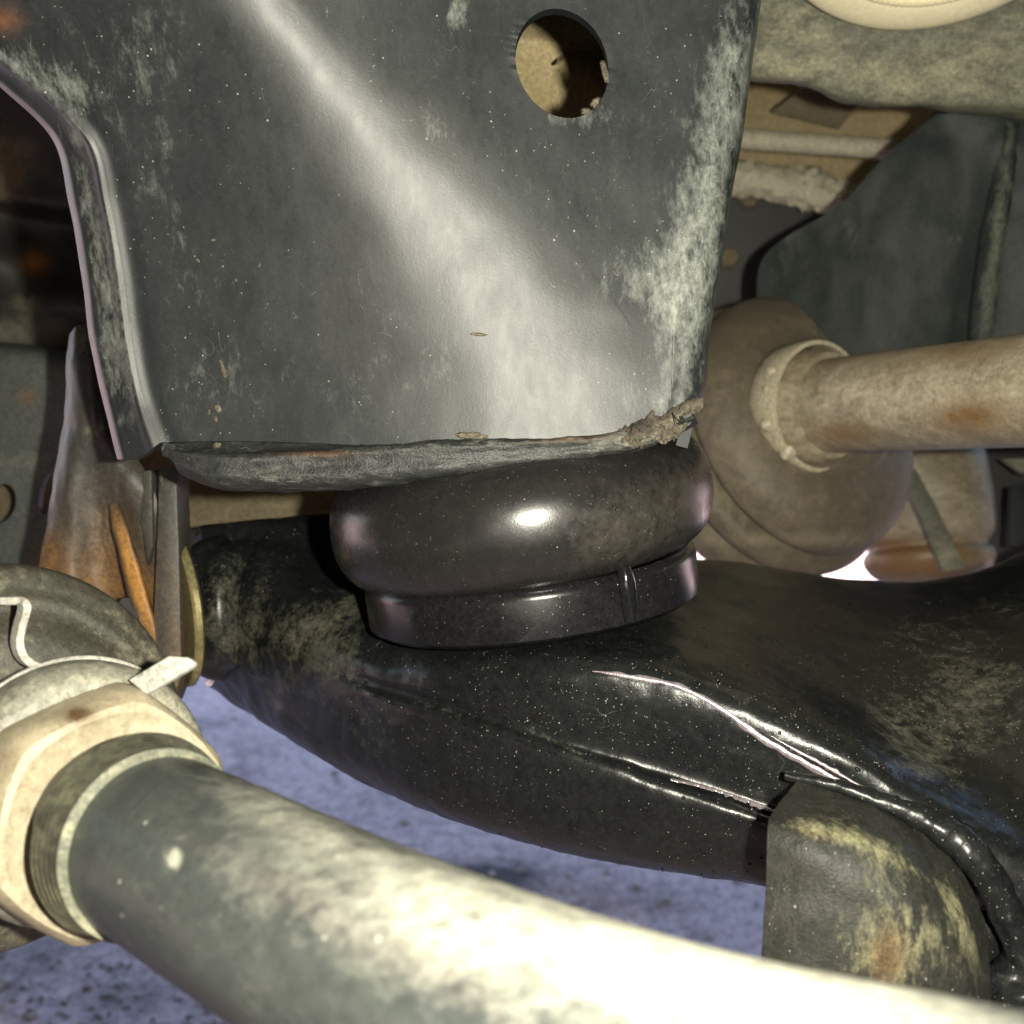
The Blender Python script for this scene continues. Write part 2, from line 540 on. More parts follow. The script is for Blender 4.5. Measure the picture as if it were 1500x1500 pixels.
# ------------------------------------------------------------------ the ground
def make_ground():
    xs = np.concatenate([[-300, -60, -12, -4], [-2, -1.4], np.linspace(-1, 1, 101), [1.4, 2, 4, 12, 60, 300]])
    ys = np.concatenate([[-300, -60, -12, -4, -1, 0, .4], np.linspace(0.6, 2.4, 91), [3], [4, 8, 20, 80, 300]])
    X, Y = np.meshgrid(xs, ys)
    V = np.stack([X.ravel(), Y.ravel(), np.zeros(X.size)], 1)
    n = len(xs)
    F = [(j * n + i, j * n + i + 1, (j + 1) * n + i + 1, (j + 1) * n + i) for j in range(len(ys) - 1) for i in range(n - 1)]
    # stains and pebbly grey patch as surface dirt
    o = obj('ground', V, F, M['ground'])
    me = o.data
    ru = np.zeros(len(V))
    for (px, py, rx, ry, val) in ((705, 1288, 0.055, 0.022, 2.2), (650, 1282, .03, .02, 1.0), (330, 1150, .03, .03, .7), (300, 1060, .05, .02, .6), (860, 1330, .03, .03, .7), (960, 1320, .04, .02, .5), (60, 1400, .03, .03, .6), (200, 1460, .03, .02, .6)):
        ray = P(px, py, 1.0) - CAM
        c = CAM + ray * (CAMZ / -ray[2])
        ru += val * np.exp(-(((V[:, 0] - c[0]) / rx) ** 2 + ((V[:, 1] - c[1]) / ry) ** 2))
    at = me.attributes.new('rust', 'FLOAT', 'POINT')
    at.data.foreach_set('value', ru.astype(np.float32))
    du = np.zeros(len(V))
    for (px, py, rx, ry, val) in ((120, 1420, .22, .10, .12), (330, 1480, .12, .06, .1), (300, 1330, .1, .05, .25), (620, 1180, .1, .1, .3), (980, 1330, .1, .06, .35), (360, 1120, .06, .12, .35), (760, 1290, .08, .05, .5)):
        ray = P(px, py, 1.0) - CAM
        c = CAM + ray * (CAMZ / -ray[2])
        du += val * np.exp(-(((V[:, 0] - c[0]) / rx) ** 2 + ((V[:, 1] - c[1]) / ry) ** 2))
    at = me.attributes.new('dust', 'FLOAT', 'POINT')
    at.data.foreach_set('value', du.astype(np.float32))
    o['kind'] = 'structure'
    return o


make_ground()


def make_grit():
    V, F = [], []
    ico = bmesh.new()
    bmesh.ops.create_icosphere(ico, subdivisions=1, radius=1)
    iv = np.array([tuple(v.co) for v in ico.verts])
    ico.verts.index_update()
    fi = [[v.index for v in f.verts] for f in ico.faces]
    ico.free()
    for k in range(900):
        px, py = RNG.uniform(-60, 620), RNG.uniform(1290, 1560)
        if k > 600:
            px, py = RNG.uniform(200, 1150), RNG.uniform(1000, 1400)
        ray = P(px, py, 1.0) - CAM
        c = CAM + ray * (CAMZ / -ray[2])
        r = 0.0012 + 0.0042 * RNG.rand() ** 2.5
        b = len(V)
        sc = r * (0.7 + 0.6 * RNG.rand(3)) * np.array([1, 1, .6])
        for p in iv:
            V.append(c + p * sc * (0.8 + .4 * RNG.rand()) + np.array([0, 0, r * .25]))
        F += [[b + i for i in f] for f in fi]
    o = obj('grit', np.array(V), F, M['grit'], smooth=False)
    o['kind'] = 'stuff'
    o['label'] = 'small loose stones and grit scattered on the concrete'


make_grit()

# unseen vehicle floor and sides, added to shade the ground and cut reflections
FZ = CAMZ + 0.33


def box(x0, x1, y0, y1, z0, z1):
    V = [(x, y, z) for x in (x0, x1) for y in (y0, y1) for z in (z0, z1)]
    return np.array(V), [(0, 1, 3, 2), (4, 6, 7, 5), (0, 4, 5, 1), (2, 3, 7, 6), (0, 2, 6, 4), (1, 5, 7, 3)]


ub = thing('unseen_shade_body', 'unseen dark vehicle floor and side walls added to block daylight', 'vehicle body', (0, 0.2, FZ))
obj('shade_floor_slab', *box(-1.70, 0.75, -5.0, 1.28, FZ, FZ + 0.05), M['floor'], ub, smooth=False)
obj('shade_side_wall', *box(-1.75, -1.702, -5.0, 0.70, 0.08, FZ + 0.05), M['floor'], ub, smooth=False)
obj('shade_side_wall', *box(0.752, 0.80, -5.0, 0.70, 0.10, FZ + 0.05), M['floor'], ub, smooth=False)

# ------------------------------------------------------------------ frame tower with round hole
T_Y = [-420, -70, 20, 80, 130, 200, 300, 400, 500, 590, 650]
T_LEDGE = [-240, -130, -110, -60, 2, 72, 100, 118, 131, 150, 172]
T_RIDGE = [110, 330, 388, 436, 474, 524, 592, 652, 704, 738, 752]
T_SPREAD = [70, 90, 102, 114, 128, 155, 198, 240, 275, 292, 298]
T_REDGE = [1165, 1124, 1113, 1104, 1096, 1086, 1069, 1053, 1038, 1029, 1016]


def tower_r(x, y):
    """distance of the pressed plate from the lens: two flat flanks meeting in a rounded diagonal ridge"""
    rx = np.interp(y, T_Y, T_RIDGE)
    sp = np.interp(y, T_Y, T_SPREAD)
    u = x - rx
    g = sp * (math.sqrt(1 + (u / sp) ** 2) - 1)
    sl = (0.47 if u < 0 else 0.34) * 0.26 / FPX
    return 0.2575 + sl * g - 0.004 * max(0.0, (y - 560) / 100) ** 2 * (1 if u < 0 else .5) * 0.3


def make_tower():
    t = thing('frame_tower', 'big curved black steel frame plate with one round hole, directly above the rubber puck', 'frame bracket', P(600, 640, 0.28))
    rows = []
    for i, y in enumerate(T_Y):
        lx, rx, sp, ex = T_LEDGE[i], T_RIDGE[i], T_SPREAD[i], T_REDGE[i]
        k = min(1.0, max(0.0, (y + 70) / 270))
        bx = lx + 34 + 16 * k

        def yy(x):
            o = 4 * math.sin(x * .011 + 1) if y > 600 else 0
            if y > 560 and x > 880:
                o -= (x - 880) / 150 * (10 if y < 600 else 48)
            if y > 600 and x < 235:
                o += 22 * min(1, (235 - x) / 30)
            return y + o
        xs = [(lx, .0085), (lx + 9, .0035), (lx + 20 + 4 * k, .0024), (bx - 8, .0004), (bx, -.0010), (bx + 12, -.0004), (bx + 26, .0003)]
        n = 6
        x0 = bx + 44
        xs += [(x0 + (rx - sp * .8 - x0) * q / n, 0) for q in range(n)]
        xs += [(rx - sp * .8, 0), (rx - sp * .4, 0), (rx, 0), (rx + sp * .4, 0), (rx + sp * .8, 0)]
        x1 = rx + sp * .8
        xs += [(x1 + (ex - 40 - x1) * q / 5, 0) for q in range(1, 6)]
        xs += [(ex - 16, .0006), (ex - 5, .0025), (ex, .0065)]
        rows.append([(x, yy(x), R2D(x, y, tower_r(x, y) + dr)) for x, dr in xs])

    pl = sheet('face_plate', rows, 190, 300, 0.0032, M['tower'], t, back=True, holes=[(823, 93, 82, 66, 68)], disp=lambda w3, g: 0.0005 * fbm(w3, 24, 3, 3.1), angle=50,
               dust=[(1035, 300, 50, 260, 8, 0.55), (1000, 440, 55, 130, 10, 0.55), (1075, 90, 40, 150, 6, 0.4), (640, 190, 40, 30, 30, 0.45), (668, 15, 18, 40, 10, 0.8),
                     (930, 420, 70, 60, 20, 0.4), (60, 110, 120, 30, 30, 0.5), (860, 170, 60, 20, 0, 0.5), (440, 560, 200, 60, 0, 0.2), (200, 60, 120, 80, 0, 0.15),
                     (130, 300, 18, 180, -14, 0.55), (165, 500, 30, 150, -8, 0.5), (600, 480, 160, 140, 0, 0.15), (270, 400, 60, 260, -12, 0.15), (930, 590, 80, 30, 0, .3)],
               rust=[(5, 30, 26, 20, 0, 1.0)])
    # unseen flanks and top closing the box section, added to keep daylight out
    for q, (e0, e1) in enumerate(((T_REDGE, -16), (T_LEDGE, 40))):
        rr = []
        for dr in (.006, .05, .125):
            row = []
            for y, ex in zip(T_Y, e0):
                x = ex + e1 + (0 if q == 0 else 10)
                r0 = tower_r(x, y) + .004
                p = P(x, y, R2D(x, y, r0))
                pp = p + FWD * dr - RIGHT * (dr * (.12 if q == 0 else -.12))
                row.append(tuple(proj(pp)))
            rr.append(row)
        sheet('side_wall', rr, 20, 60, .003, M['tower'], t)
    rr = []
    for dr in (.003, .06, .125):
        rr.append([tuple(proj(P(x, y, d_) + FWD * dr + UP * dr * .75)) for (x, y, d_) in rows[0]])
    sheet('top_wall', rr, 12, 60, .003, M['tower'], t)
    # rolled lower rim, scuffed
    prof = [(238, 655), (300, 661), (420, 660), (540, 652), (660, 645), (780, 641), (880, 636), (950, 622), (1006, 598)]
    low = [(262, 690), (310, 713), (420, 719), (540, 714), (660, 703), (780, 688), (880, 672), (950, 655), (1022, 618)]
    rr = []
    for q, dr in ((-.35, .0045), (-.1, .0022), (0.0, .0002), (0.05, -.0014), (.14, -.0022), (.40, -.0018), (.66, -.0020), (.84, -.0006), (.97, .003), (1.0, .012), (.9, .03), (.6, .08), (.5, .125)):
        row = []
        for (a, b) in zip(prof, low):
            x, y = a[0] + (b[0] - a[0]) * q, a[1] + (b[1] - a[1]) * q
            row.append((x, y, R2D(x, y, tower_r(a[0], 645) + dr + (0.003 if a[0] < 260 else 0))))
        rr.append(row)
    sheet('bottom_rim', rr, 80, 240, 0.002, M['flange'], t, disp=lambda w3, g: 0.0006 * fbm(w3 * np.array([0.6, 1, 1.3]), 110, 5, 9),
          dust=[(700, 650, 200, 12, -4, 0.5), (420, 705, 120, 12, 0, 0.5), (930, 640, 80, 20, -20, 0.7)], rust=[(470, 665, 60, 5, 0, .5), (840, 642, 60, 5, -3, .5)])
    # torn undercoat and dried mud at the right end of the rim
    for (a, b, rad, sd) in (((893, 650), (1030, 592), [.0006, .0016, .0019, .0020, .0016, .0008], 2), ((905, 634), (960, 640), [.0005, .0020, .0024, .0008], 6), ((950, 642), (1005, 622), [.0006, .0016, .0018, .0006], 11)):
        n = len(rad)
        pts = []
        for k in range(n):
            x, y = a[0] + (b[0] - a[0]) * k / (n - 1), a[1] + (b[1] - a[1]) * k / (n - 1) + 5 * math.sin(k * 2.1 + sd)
            pts.append(P(x, y, R2D(x, y, tower_r(min(x, 1000), 630) - .001)))
        v, f = tube(pts, rad, 90, 48, jitter=.55, seed=sd)
        v = v + (fbm(v, 600, 4, sd) * .0009)[:, None] * np.array([.5, 1, 1])
        obj('dried_mud', v, f, M['mud'], t, rust=[(935, 625, 30, 12, -20, 1.6), (985, 600, 26, 8, -30, 1.2), (1000, 640, 30, 14, 0, .8)])
    # flecks stuck to the plate
    for (x, y, a, b, ang) in ((327, 541, 4, 17, -18), (319, 598, 8, 5, 60), (316, 614, 4, 6, 0), (306, 604, 3, 5, 20), (318, 652, 7, 5, 0), (690, 638, 24, 6, 4), (701, 490, 15, 3, 3),
                             (240, 146, 4, 2, -10), (313, 352, 5, 2.5, -15), (290, 382, 4, 2.5, 40), (886, 106, 5, 18, -12), (858, 163, 8, 5, 0), (872, 150, 10, 5, -50)):
        th = np.linspace(0, 2 * math.pi, 19, endpoint=False)
        c, s_ = math.cos(math.radians(ang)), math.sin(math.radians(ang))
        ring = []
        for k, sc, rd in ((0, 1.0, 0.0005), (1, 0.75, -0.0005), (2, 0.3, -0.0008)):
            for q in th:
                jit = sc * (1 + 0.5 * mn.noise(Vector((math.cos(q) * 2.2 + x, math.sin(q) * 2.2, y))))
                ux, uy = a * jit * math.cos(q), b * jit * math.sin(q)
                X, Y = x + ux * c - uy * s_, y + ux * s_ + uy * c
                ring.append(P(X, Y, R2D(X, Y, tower_r(X, Y) + rd)))
        n = len(th)
        ff = [(k * n + i, k * n + (i + 1) % n, (k + 1) * n + (i + 1) % n, (k + 1) * n + i) for k in range(2) for i in range(n)] + [tuple(range(2 * n, 3 * n)), tuple(reversed(range(n)))]
        obj('mud_fleck', np.array(ring), ff, M['mud'], t)
    return t


make_tower()

# ------------------------------------------------------------------ bump stop
AX = RIGHT * -0.125 + UP * 0.985 - FWD * 0.12
AX = AX / np.linalg.norm(AX)


def make_bump():
    c0 = P(774, 816, 0.302)          # centre of the cup's top rim
    t = thing('bump_stop', 'thick black rubber puck seated in a glossy black metal cup on the control arm', 'bump stop', c0 - AX * 0.016)
    R = 0.0522
    prof = [(0.0, -0.0020), (0.030, -0.0020)]
    for k in range(25):
        q = -math.pi / 2 + math.pi * k / 24
        cx, sx = math.cos(q), math.sin(q)
        prof.append((R - 0.0150 + 0.0150 * abs(cx) ** 0.80, 0.0138 + 0.0158 * (abs(sx) ** 0.92) * (1 if sx > 0 else -1)))
    prof += [(0.030, 0.0296), (0.0, 0.0296)]
    ax2 = AX - RIGHT * 0.03
    v, f = lathe(c0 + AX * 0.0005, ax2, prof, 160)
    v = v + (fbm(v, 30, 2, 5) * 0.0003)[:, None]
    obj('rubber_puck', v, f, M['rubber'], t, angle=70,
        dust=[(950, 755, 110, 80, -10, 0.85), (880, 800, 60, 50, 0, 0.5), (1010, 720, 40, 80, 0, 0.3), (520, 830, 40, 40, 30, 0.35), (600, 715, 90, 12, -8, 0.3), (700, 855, 150, 8, 0, 0.35)])
    rc = 0.0455
    prof = [(0.0, -0.0150), (rc - 0.002, -0.0150), (rc, -0.0135), (rc, -0.004), (rc - 0.0003, -0.0022), (rc - 0.0018, -0.0012), (rc - 0.003, -0.0024), (0.0, -0.0028)]
    v, f = lathe(c0 + AX * 0.001, AX, prof, 160)
    cup = obj('metal_cup', v, f, M['cup'], t, angle=50, dust=[(980, 880, 60, 14, -20, 0.5), (560, 868, 30, 10, 0, 0.4)])
    # pressed vertical rib where the cup's strip overlaps
    e = [c0 + AX * h + RIGHT * .0222 - FWD * math.sqrt(rc ** 2 - .0222 ** 2) for h in (-.0005, -.004, -.009, -.0140)]
    v, f = tube(e, [0.0014, 0.0023, 0.0023, 0.0018], 30, 20)
    obj('seam_rib', v, f, M['gloss'], cup)
    # step of the overlap just left of the rib
    return t


make_bump()

# ------------------------------------------------------------------ lower control arm
ARM = [
    [(285, 800, 0.4), (290, 775, 0.385), (300, 800, 0.37), (310, 850, 0.358), (312, 885, 0.353), (313, 900, 0.3515), (314, 915, 0.3505), (315, 930, 0.35), (318, 950, 0.351), (318, 962, 0.353), (316, 990, 0.362), (310, 1004, 0.38), (300, 1000, 0.41)],
    [(388, 800, 0.4), (392, 765, 0.375), (396, 795, 0.357), (398, 840, 0.343), (400, 880, 0.336), (400, 897, 0.333), (400, 911, 0.3315), (400, 920, 0.331), (400, 930, 0.33), (400, 944, 0.329), (400, 1010, 0.332), (398, 1058, 0.339), (390, 1050, 0.38)],
    [(520, 800, 0.4), (520, 757, 0.385), (520, 830, 0.345), (520, 895, 0.318), (520, 925, 0.308), (520, 942, 0.303), (520, 958, 0.2995), (520, 980, 0.297), (520, 996, 0.297), (520, 1008, 0.2955), (520, 1070, 0.299), (520, 1129, 0.307), (520, 1130, 0.35)],
    [(650, 830, 0.39), (650, 790, 0.38), (650, 875, 0.316), (650, 932, 0.287), (650, 952, 0.28), (650, 966, 0.2757), (650, 985, 0.273), (650, 1012, 0.2722), (650, 1036, 0.2745), (650, 1047, 0.2725), (650, 1120, 0.275), (650, 1185, 0.282), (650, 1185, 0.32)],
    [(800, 840, 0.385), (800, 800, 0.37), (800, 880, 0.306), (800, 928, 0.2735), (800, 948, 0.2655), (800, 964, 0.2605), (800, 985, 0.2577), (800, 1030, 0.2575), (800, 1080, 0.2599), (800, 1092, 0.2579), (800, 1165, 0.26), (800, 1231, 0.266), (800, 1231, 0.3)],
    [(950, 850, 0.38), (950, 815, 0.37), (950, 880, 0.308), (950, 933, 0.272), (950, 955, 0.261), (950, 972, 0.2545), (950, 994, 0.2514), (950, 1060, 0.2516), (950, 1128, 0.2538), (950, 1141, 0.251), (950, 1205, 0.253), (950, 1262, 0.259), (950, 1262, 0.29)],
    [(1100, 870, 0.38), (1100, 828, 0.37), (1100, 905, 0.312), (1100, 978, 0.27), (1100, 1003, 0.2555), (1100, 1022, 0.2488), (1100, 1046, 0.2456), (1100, 1115, 0.246), (1100, 1176, 0.2482), (1100, 1190, 0.245), (1100, 1242, 0.247), (1100, 1288, 0.253), (1100, 1288, 0.28)],
    [(1250, 880, 0.38), (1250, 851, 0.37), (1250, 935, 0.308), (1250, 1042, 0.2685), (1250, 1072, 0.2495), (1250, 1092, 0.2428), (1250, 1114, 0.2395), (1250, 1180, 0.2398), (1250, 1230, 0.2412), (1250, 1242, 0.2392), (1250, 1290, 0.241), (1250, 1330, 0.246), (1250, 1330, 0.28)],
    [(1400, 880, 0.39), (1400, 846, 0.375), (1400, 950, 0.302), (1400, 1115, 0.2605), (1400, 1163, 0.2455), (1400, 1187, 0.2388), (1400, 1209, 0.2355), (1400, 1262, 0.235), (1400, 1310, 0.2355), (1400, 1330, 0.2345), (1400, 1380, 0.236), (1400, 1440, 0.24), (1400, 1440, 0.28)],
    [(1580, 830, 0.39), (1580, 780, 0.375), (1580, 940, 0.29), (1580, 1150, 0.249), (1580, 1245, 0.237), (1580, 1270, 0.2337), (1580, 1294, 0.2315), (1580, 1350, 0.231), (1580, 1400, 0.231), (1580, 1420, 0.23), (1580, 1470, 0.232), (1580, 1520, 0.236), (1580, 1520, 0.28)],
    [(2100, 820, .40), (2100, 760, .375), (2100, 940, .29), (2100, 1190, .249), (2100, 1330, .2385), (2100, 1362, .2355), (2100, 1395, .2335), (2100, 1450, .233), (2100, 1510, .233), (2100, 1530, .232), (2100, 1600, .234), (2100, 1660, .238), (2100, 1660, .28)],
]


def arm_surface(nu=260, nv=180):
    return patch_grid(ARM, nu, nv)


def make_arm():
    t = thing('control_arm', 'long glossy black control arm under the rubber puck, running to the right edge', 'control arm', P(800, 1000, 0.29))
    g = arm_surface()
    v, f = shell(g, 0.003, disp=lambda w3, gg: 0.0006 * fbm(w3, 60, 4, 1.7))
    obj('arm_shell', v, f, M['arm'], t, angle=60,
        dust=[(370, 920, 90, 80, 0, 0.65), (470, 1040, 100, 60, 40, 0.42), (560, 1090, 70, 40, 35, 0.25), (480, 930, 70, 70, 0, 0.7), (330, 800, 60, 40, 0, 0.35), (540, 880, 50, 25, 20, 0.7), (1430, 1020, 130, 110, 35, 0.55),
              (1330, 930, 120, 50, 20, 0.25), (1480, 880, 90, 40, 0, 0.4), (1200, 850, 200, 15, 5, 0.35), (1330, 1090, 90, 40, 45, 0.5), (1370, 1120, 110, 40, 42, 0.35), (1050, 1010, 120, 30, 25, 0.22), (650, 1040, 140, 8, 20, 0.5),
              (820, 1090, 90, 6, 25, 0.5)])
    # pivot end of the arm: tube neck and flange beads
    e = pt([(300, 892, .362), (345, 892, .350)])
    axis = e[1] - e[0]
    # yellow zinc washer at the pivot
    axw = RIGHT * 0.93 - FWD * 0.33 + UP * 0.10
    axq = -RIGHT * 0.85 - FWD * 0.5 - UP * .1
    rw = 0.0243
    v, f = lathe(P(262, 893, 0.345), axq, [(0.006, -0.0017), (rw - 0.0012, -0.0017), (rw, -0.0008), (rw, 0.0008), (rw - 0.0006, 0.0015), (0.006, 0.0015)], 120, closed=True)
    obj('pivot_washer', v, f, M['gold'], t, label='thin yellow zinc washer at the left end of the arm')
    v, f = lathe(P(300, 893, 0.366), axw, [(0.0, -0.011), (0.0215, -0.011), (0.0225, -0.009), (0.0205, -0.006), (0.0205, 0.0), (0.0235, 0.004), (0.0240, 0.008), (0.022, 0.012), (0.0215, 0.02), (0.0, 0.02)], 100, 70)
    obj('bushing_sleeve', v, f, M['arm'], t, dust=[(340, 900, 70, 120, 0, 0.8)])
    # ragged pale strips painting in daylight reflections along the shoulder and above the seam
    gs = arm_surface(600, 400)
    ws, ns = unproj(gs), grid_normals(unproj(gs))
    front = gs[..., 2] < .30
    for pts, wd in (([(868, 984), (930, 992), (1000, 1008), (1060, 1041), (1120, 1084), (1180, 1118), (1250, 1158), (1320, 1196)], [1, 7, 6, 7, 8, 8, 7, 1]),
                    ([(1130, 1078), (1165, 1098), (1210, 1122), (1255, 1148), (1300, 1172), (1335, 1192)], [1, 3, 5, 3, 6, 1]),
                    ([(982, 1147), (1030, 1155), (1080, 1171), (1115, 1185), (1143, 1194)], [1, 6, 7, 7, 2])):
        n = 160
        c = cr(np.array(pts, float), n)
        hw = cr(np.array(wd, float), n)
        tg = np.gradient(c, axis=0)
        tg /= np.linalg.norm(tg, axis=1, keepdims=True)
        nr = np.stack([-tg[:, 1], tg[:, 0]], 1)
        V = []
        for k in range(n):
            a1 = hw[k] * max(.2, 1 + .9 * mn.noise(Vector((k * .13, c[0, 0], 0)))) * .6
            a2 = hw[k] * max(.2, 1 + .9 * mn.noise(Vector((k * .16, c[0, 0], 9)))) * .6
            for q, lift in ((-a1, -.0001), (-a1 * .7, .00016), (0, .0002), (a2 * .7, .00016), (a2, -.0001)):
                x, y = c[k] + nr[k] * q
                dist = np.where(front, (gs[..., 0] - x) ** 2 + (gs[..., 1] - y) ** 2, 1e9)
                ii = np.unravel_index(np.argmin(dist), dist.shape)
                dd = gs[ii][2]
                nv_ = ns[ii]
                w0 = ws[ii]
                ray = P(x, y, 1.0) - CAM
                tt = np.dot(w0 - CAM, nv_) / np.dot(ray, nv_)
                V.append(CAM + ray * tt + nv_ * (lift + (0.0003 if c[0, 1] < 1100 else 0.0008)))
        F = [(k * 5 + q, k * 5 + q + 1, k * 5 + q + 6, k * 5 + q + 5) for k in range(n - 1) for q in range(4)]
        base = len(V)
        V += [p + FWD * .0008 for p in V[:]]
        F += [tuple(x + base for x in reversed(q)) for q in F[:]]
        obj('reflection_strip', np.array(V), F, M['painted_glint'], t, angle=80)
    # bracket welded on the front of the arm
    rows = [
        [(1168, 1142, .2345), (1230, 1160, .232), (1300, 1190, .229), (1370, 1235, .2265), (1425, 1305, .2245), (1450, 1410, .2245), (1455, 1520, .226)],
        [(1140, 1180, .224), (1205, 1185, .221), (1285, 1212, .218), (1350, 1260, .216), (1405, 1328, .215), (1432, 1420, .216), (1440, 1520, .218)],
        [(1127, 1199, .2165), (1195, 1205, .2130), (1275, 1235, .2105), (1335, 1285, .2090), (1385, 1350, .2090), (1412, 1430, .211), (1418, 1520, .213)],
        [(1124, 1225, .2130), (1185, 1238, .2090), (1258, 1268, .2065), (1312, 1312, .2055), (1355, 1372, .2060), (1380, 1440, .208), (1388, 1520, .210)],
        [(1122, 1300, .2125), (1175, 1310, .2085), (1235, 1335, .2060), (1285, 1370, .2050), (1325, 1415, .2058), (1350, 1470, .207), (1358, 1525, .209)],
        [(1112, 1440, .2130), (1160, 1450, .2095), (1210, 1465, .2075), (1255, 1485, .2068), (1290, 1505, .2072), (1310, 1525, .208), (1318, 1545, .209)],
    ]
    br = sheet('front_bracket', rows, 90, 110, 0.0035, M['bracket'], t, disp=lambda w3, g: 0.0005 * fbm(w3, 70, 3, 6), angle=60,
               dust=[(1205, 1218, 70, 14, 14, 1.0), (1300, 1250, 80, 14, 30, 0.7), (1330, 1370, 60, 60, 20, 0.75), (1405, 1350, 12, 70, -25, 0.9), (1280, 1400, 50, 40, 0, 0.5)],
               rust=[(1300, 1400, 26, 40, 10, 1.1), (1195, 1222, 30, 8, 14, 0.35)], label='dusty olive bracket with a rounded top welded to the front of the arm')
    vv, ff = tube(pt([(1150, 1136, .236), (1225, 1152, .2325), (1300, 1178, .2295), (1375, 1212, .2265), (1432, 1262, .2245), (1472, 1330, .2250), (1500, 1410, .2255), (1520, 1520, .226)]),
                  [.0010, .0016, .0020, .0032, .0036, .0034, .0034, .0034], 120, 28, jitter=0.16, seed=8)
    obj('weld_bead', vv, ff, M['arm'], br)
    vv, ff = tube(pt([(1505, 1385, .228), (1490, 1440, .226), (1500, 1500, .225), (1520, 1540, .225)]), [.003, .0055, .0065, .004], 60, 28, jitter=0.25, seed=3)
    obj('weld_bead', vv, ff, M['arm'], br)
    # beads of liquid on the fresh paint
    gg = arm_surface(480, 300)
    w3 = unproj(gg)
    nn = grid_normals(w3)
    V, F = [], []
    n_made = 0
    tries = 0
    while n_made < 600 and tries < 60000:
        tries += 1
        i, j = RNG.randint(480), RNG.randint(300)
        x, y = gg[i, j, 0], gg[i, j, 1]
        if not (880 < y < 1290 and 640 < x < 1470) or gg[i, j, 2] > .30:
            continue
        den = math.exp(-((x - 1030) / 150) ** 2 - ((y - 1100) / 75) ** 2) + 0.45 * math.exp(-((x - 1130) / 220) ** 2 - ((y - 1180) / 130) ** 2) + 0.06
        if RNG.rand() > den:
            continue
        r = 0.00018 + 0.00034 * RNG.rand() ** 3
        if RNG.rand() < 0.03:
            r *= 1.9
        c, n = w3[i, j], nn[i, j]
        e1, e2, n = frame_of(n)
        b = len(V)
        for k in range(7):
            a = 2 * math.pi * k / 7
            V.append(c + (e1 * math.cos(a) + e2 * math.sin(a)) * r - n * r * 0.3)
        for k in range(7):
            a = 2 * math.pi * k / 7
            V.append(c + (e1 * math.cos(a) + e2 * math.sin(a)) * r * 0.72 + n * r * 0.5)
        V.append(c + n * r * 0.8)
        for k in range(7):
            k2 = (k + 1) % 7
            F.append((b + k, b + k2, b + 7 + k2, b + 7 + k))
            F.append((b + 7 + k, b + 7 + k2, b + 14))
        F.append(tuple(b + 6 - k for k in range(7)))
        n_made += 1
    o = obj('droplets', np.array(V), F, M['cup'], t, angle=80)
    o['kind'] = 'stuff'
    return t


make_arm()

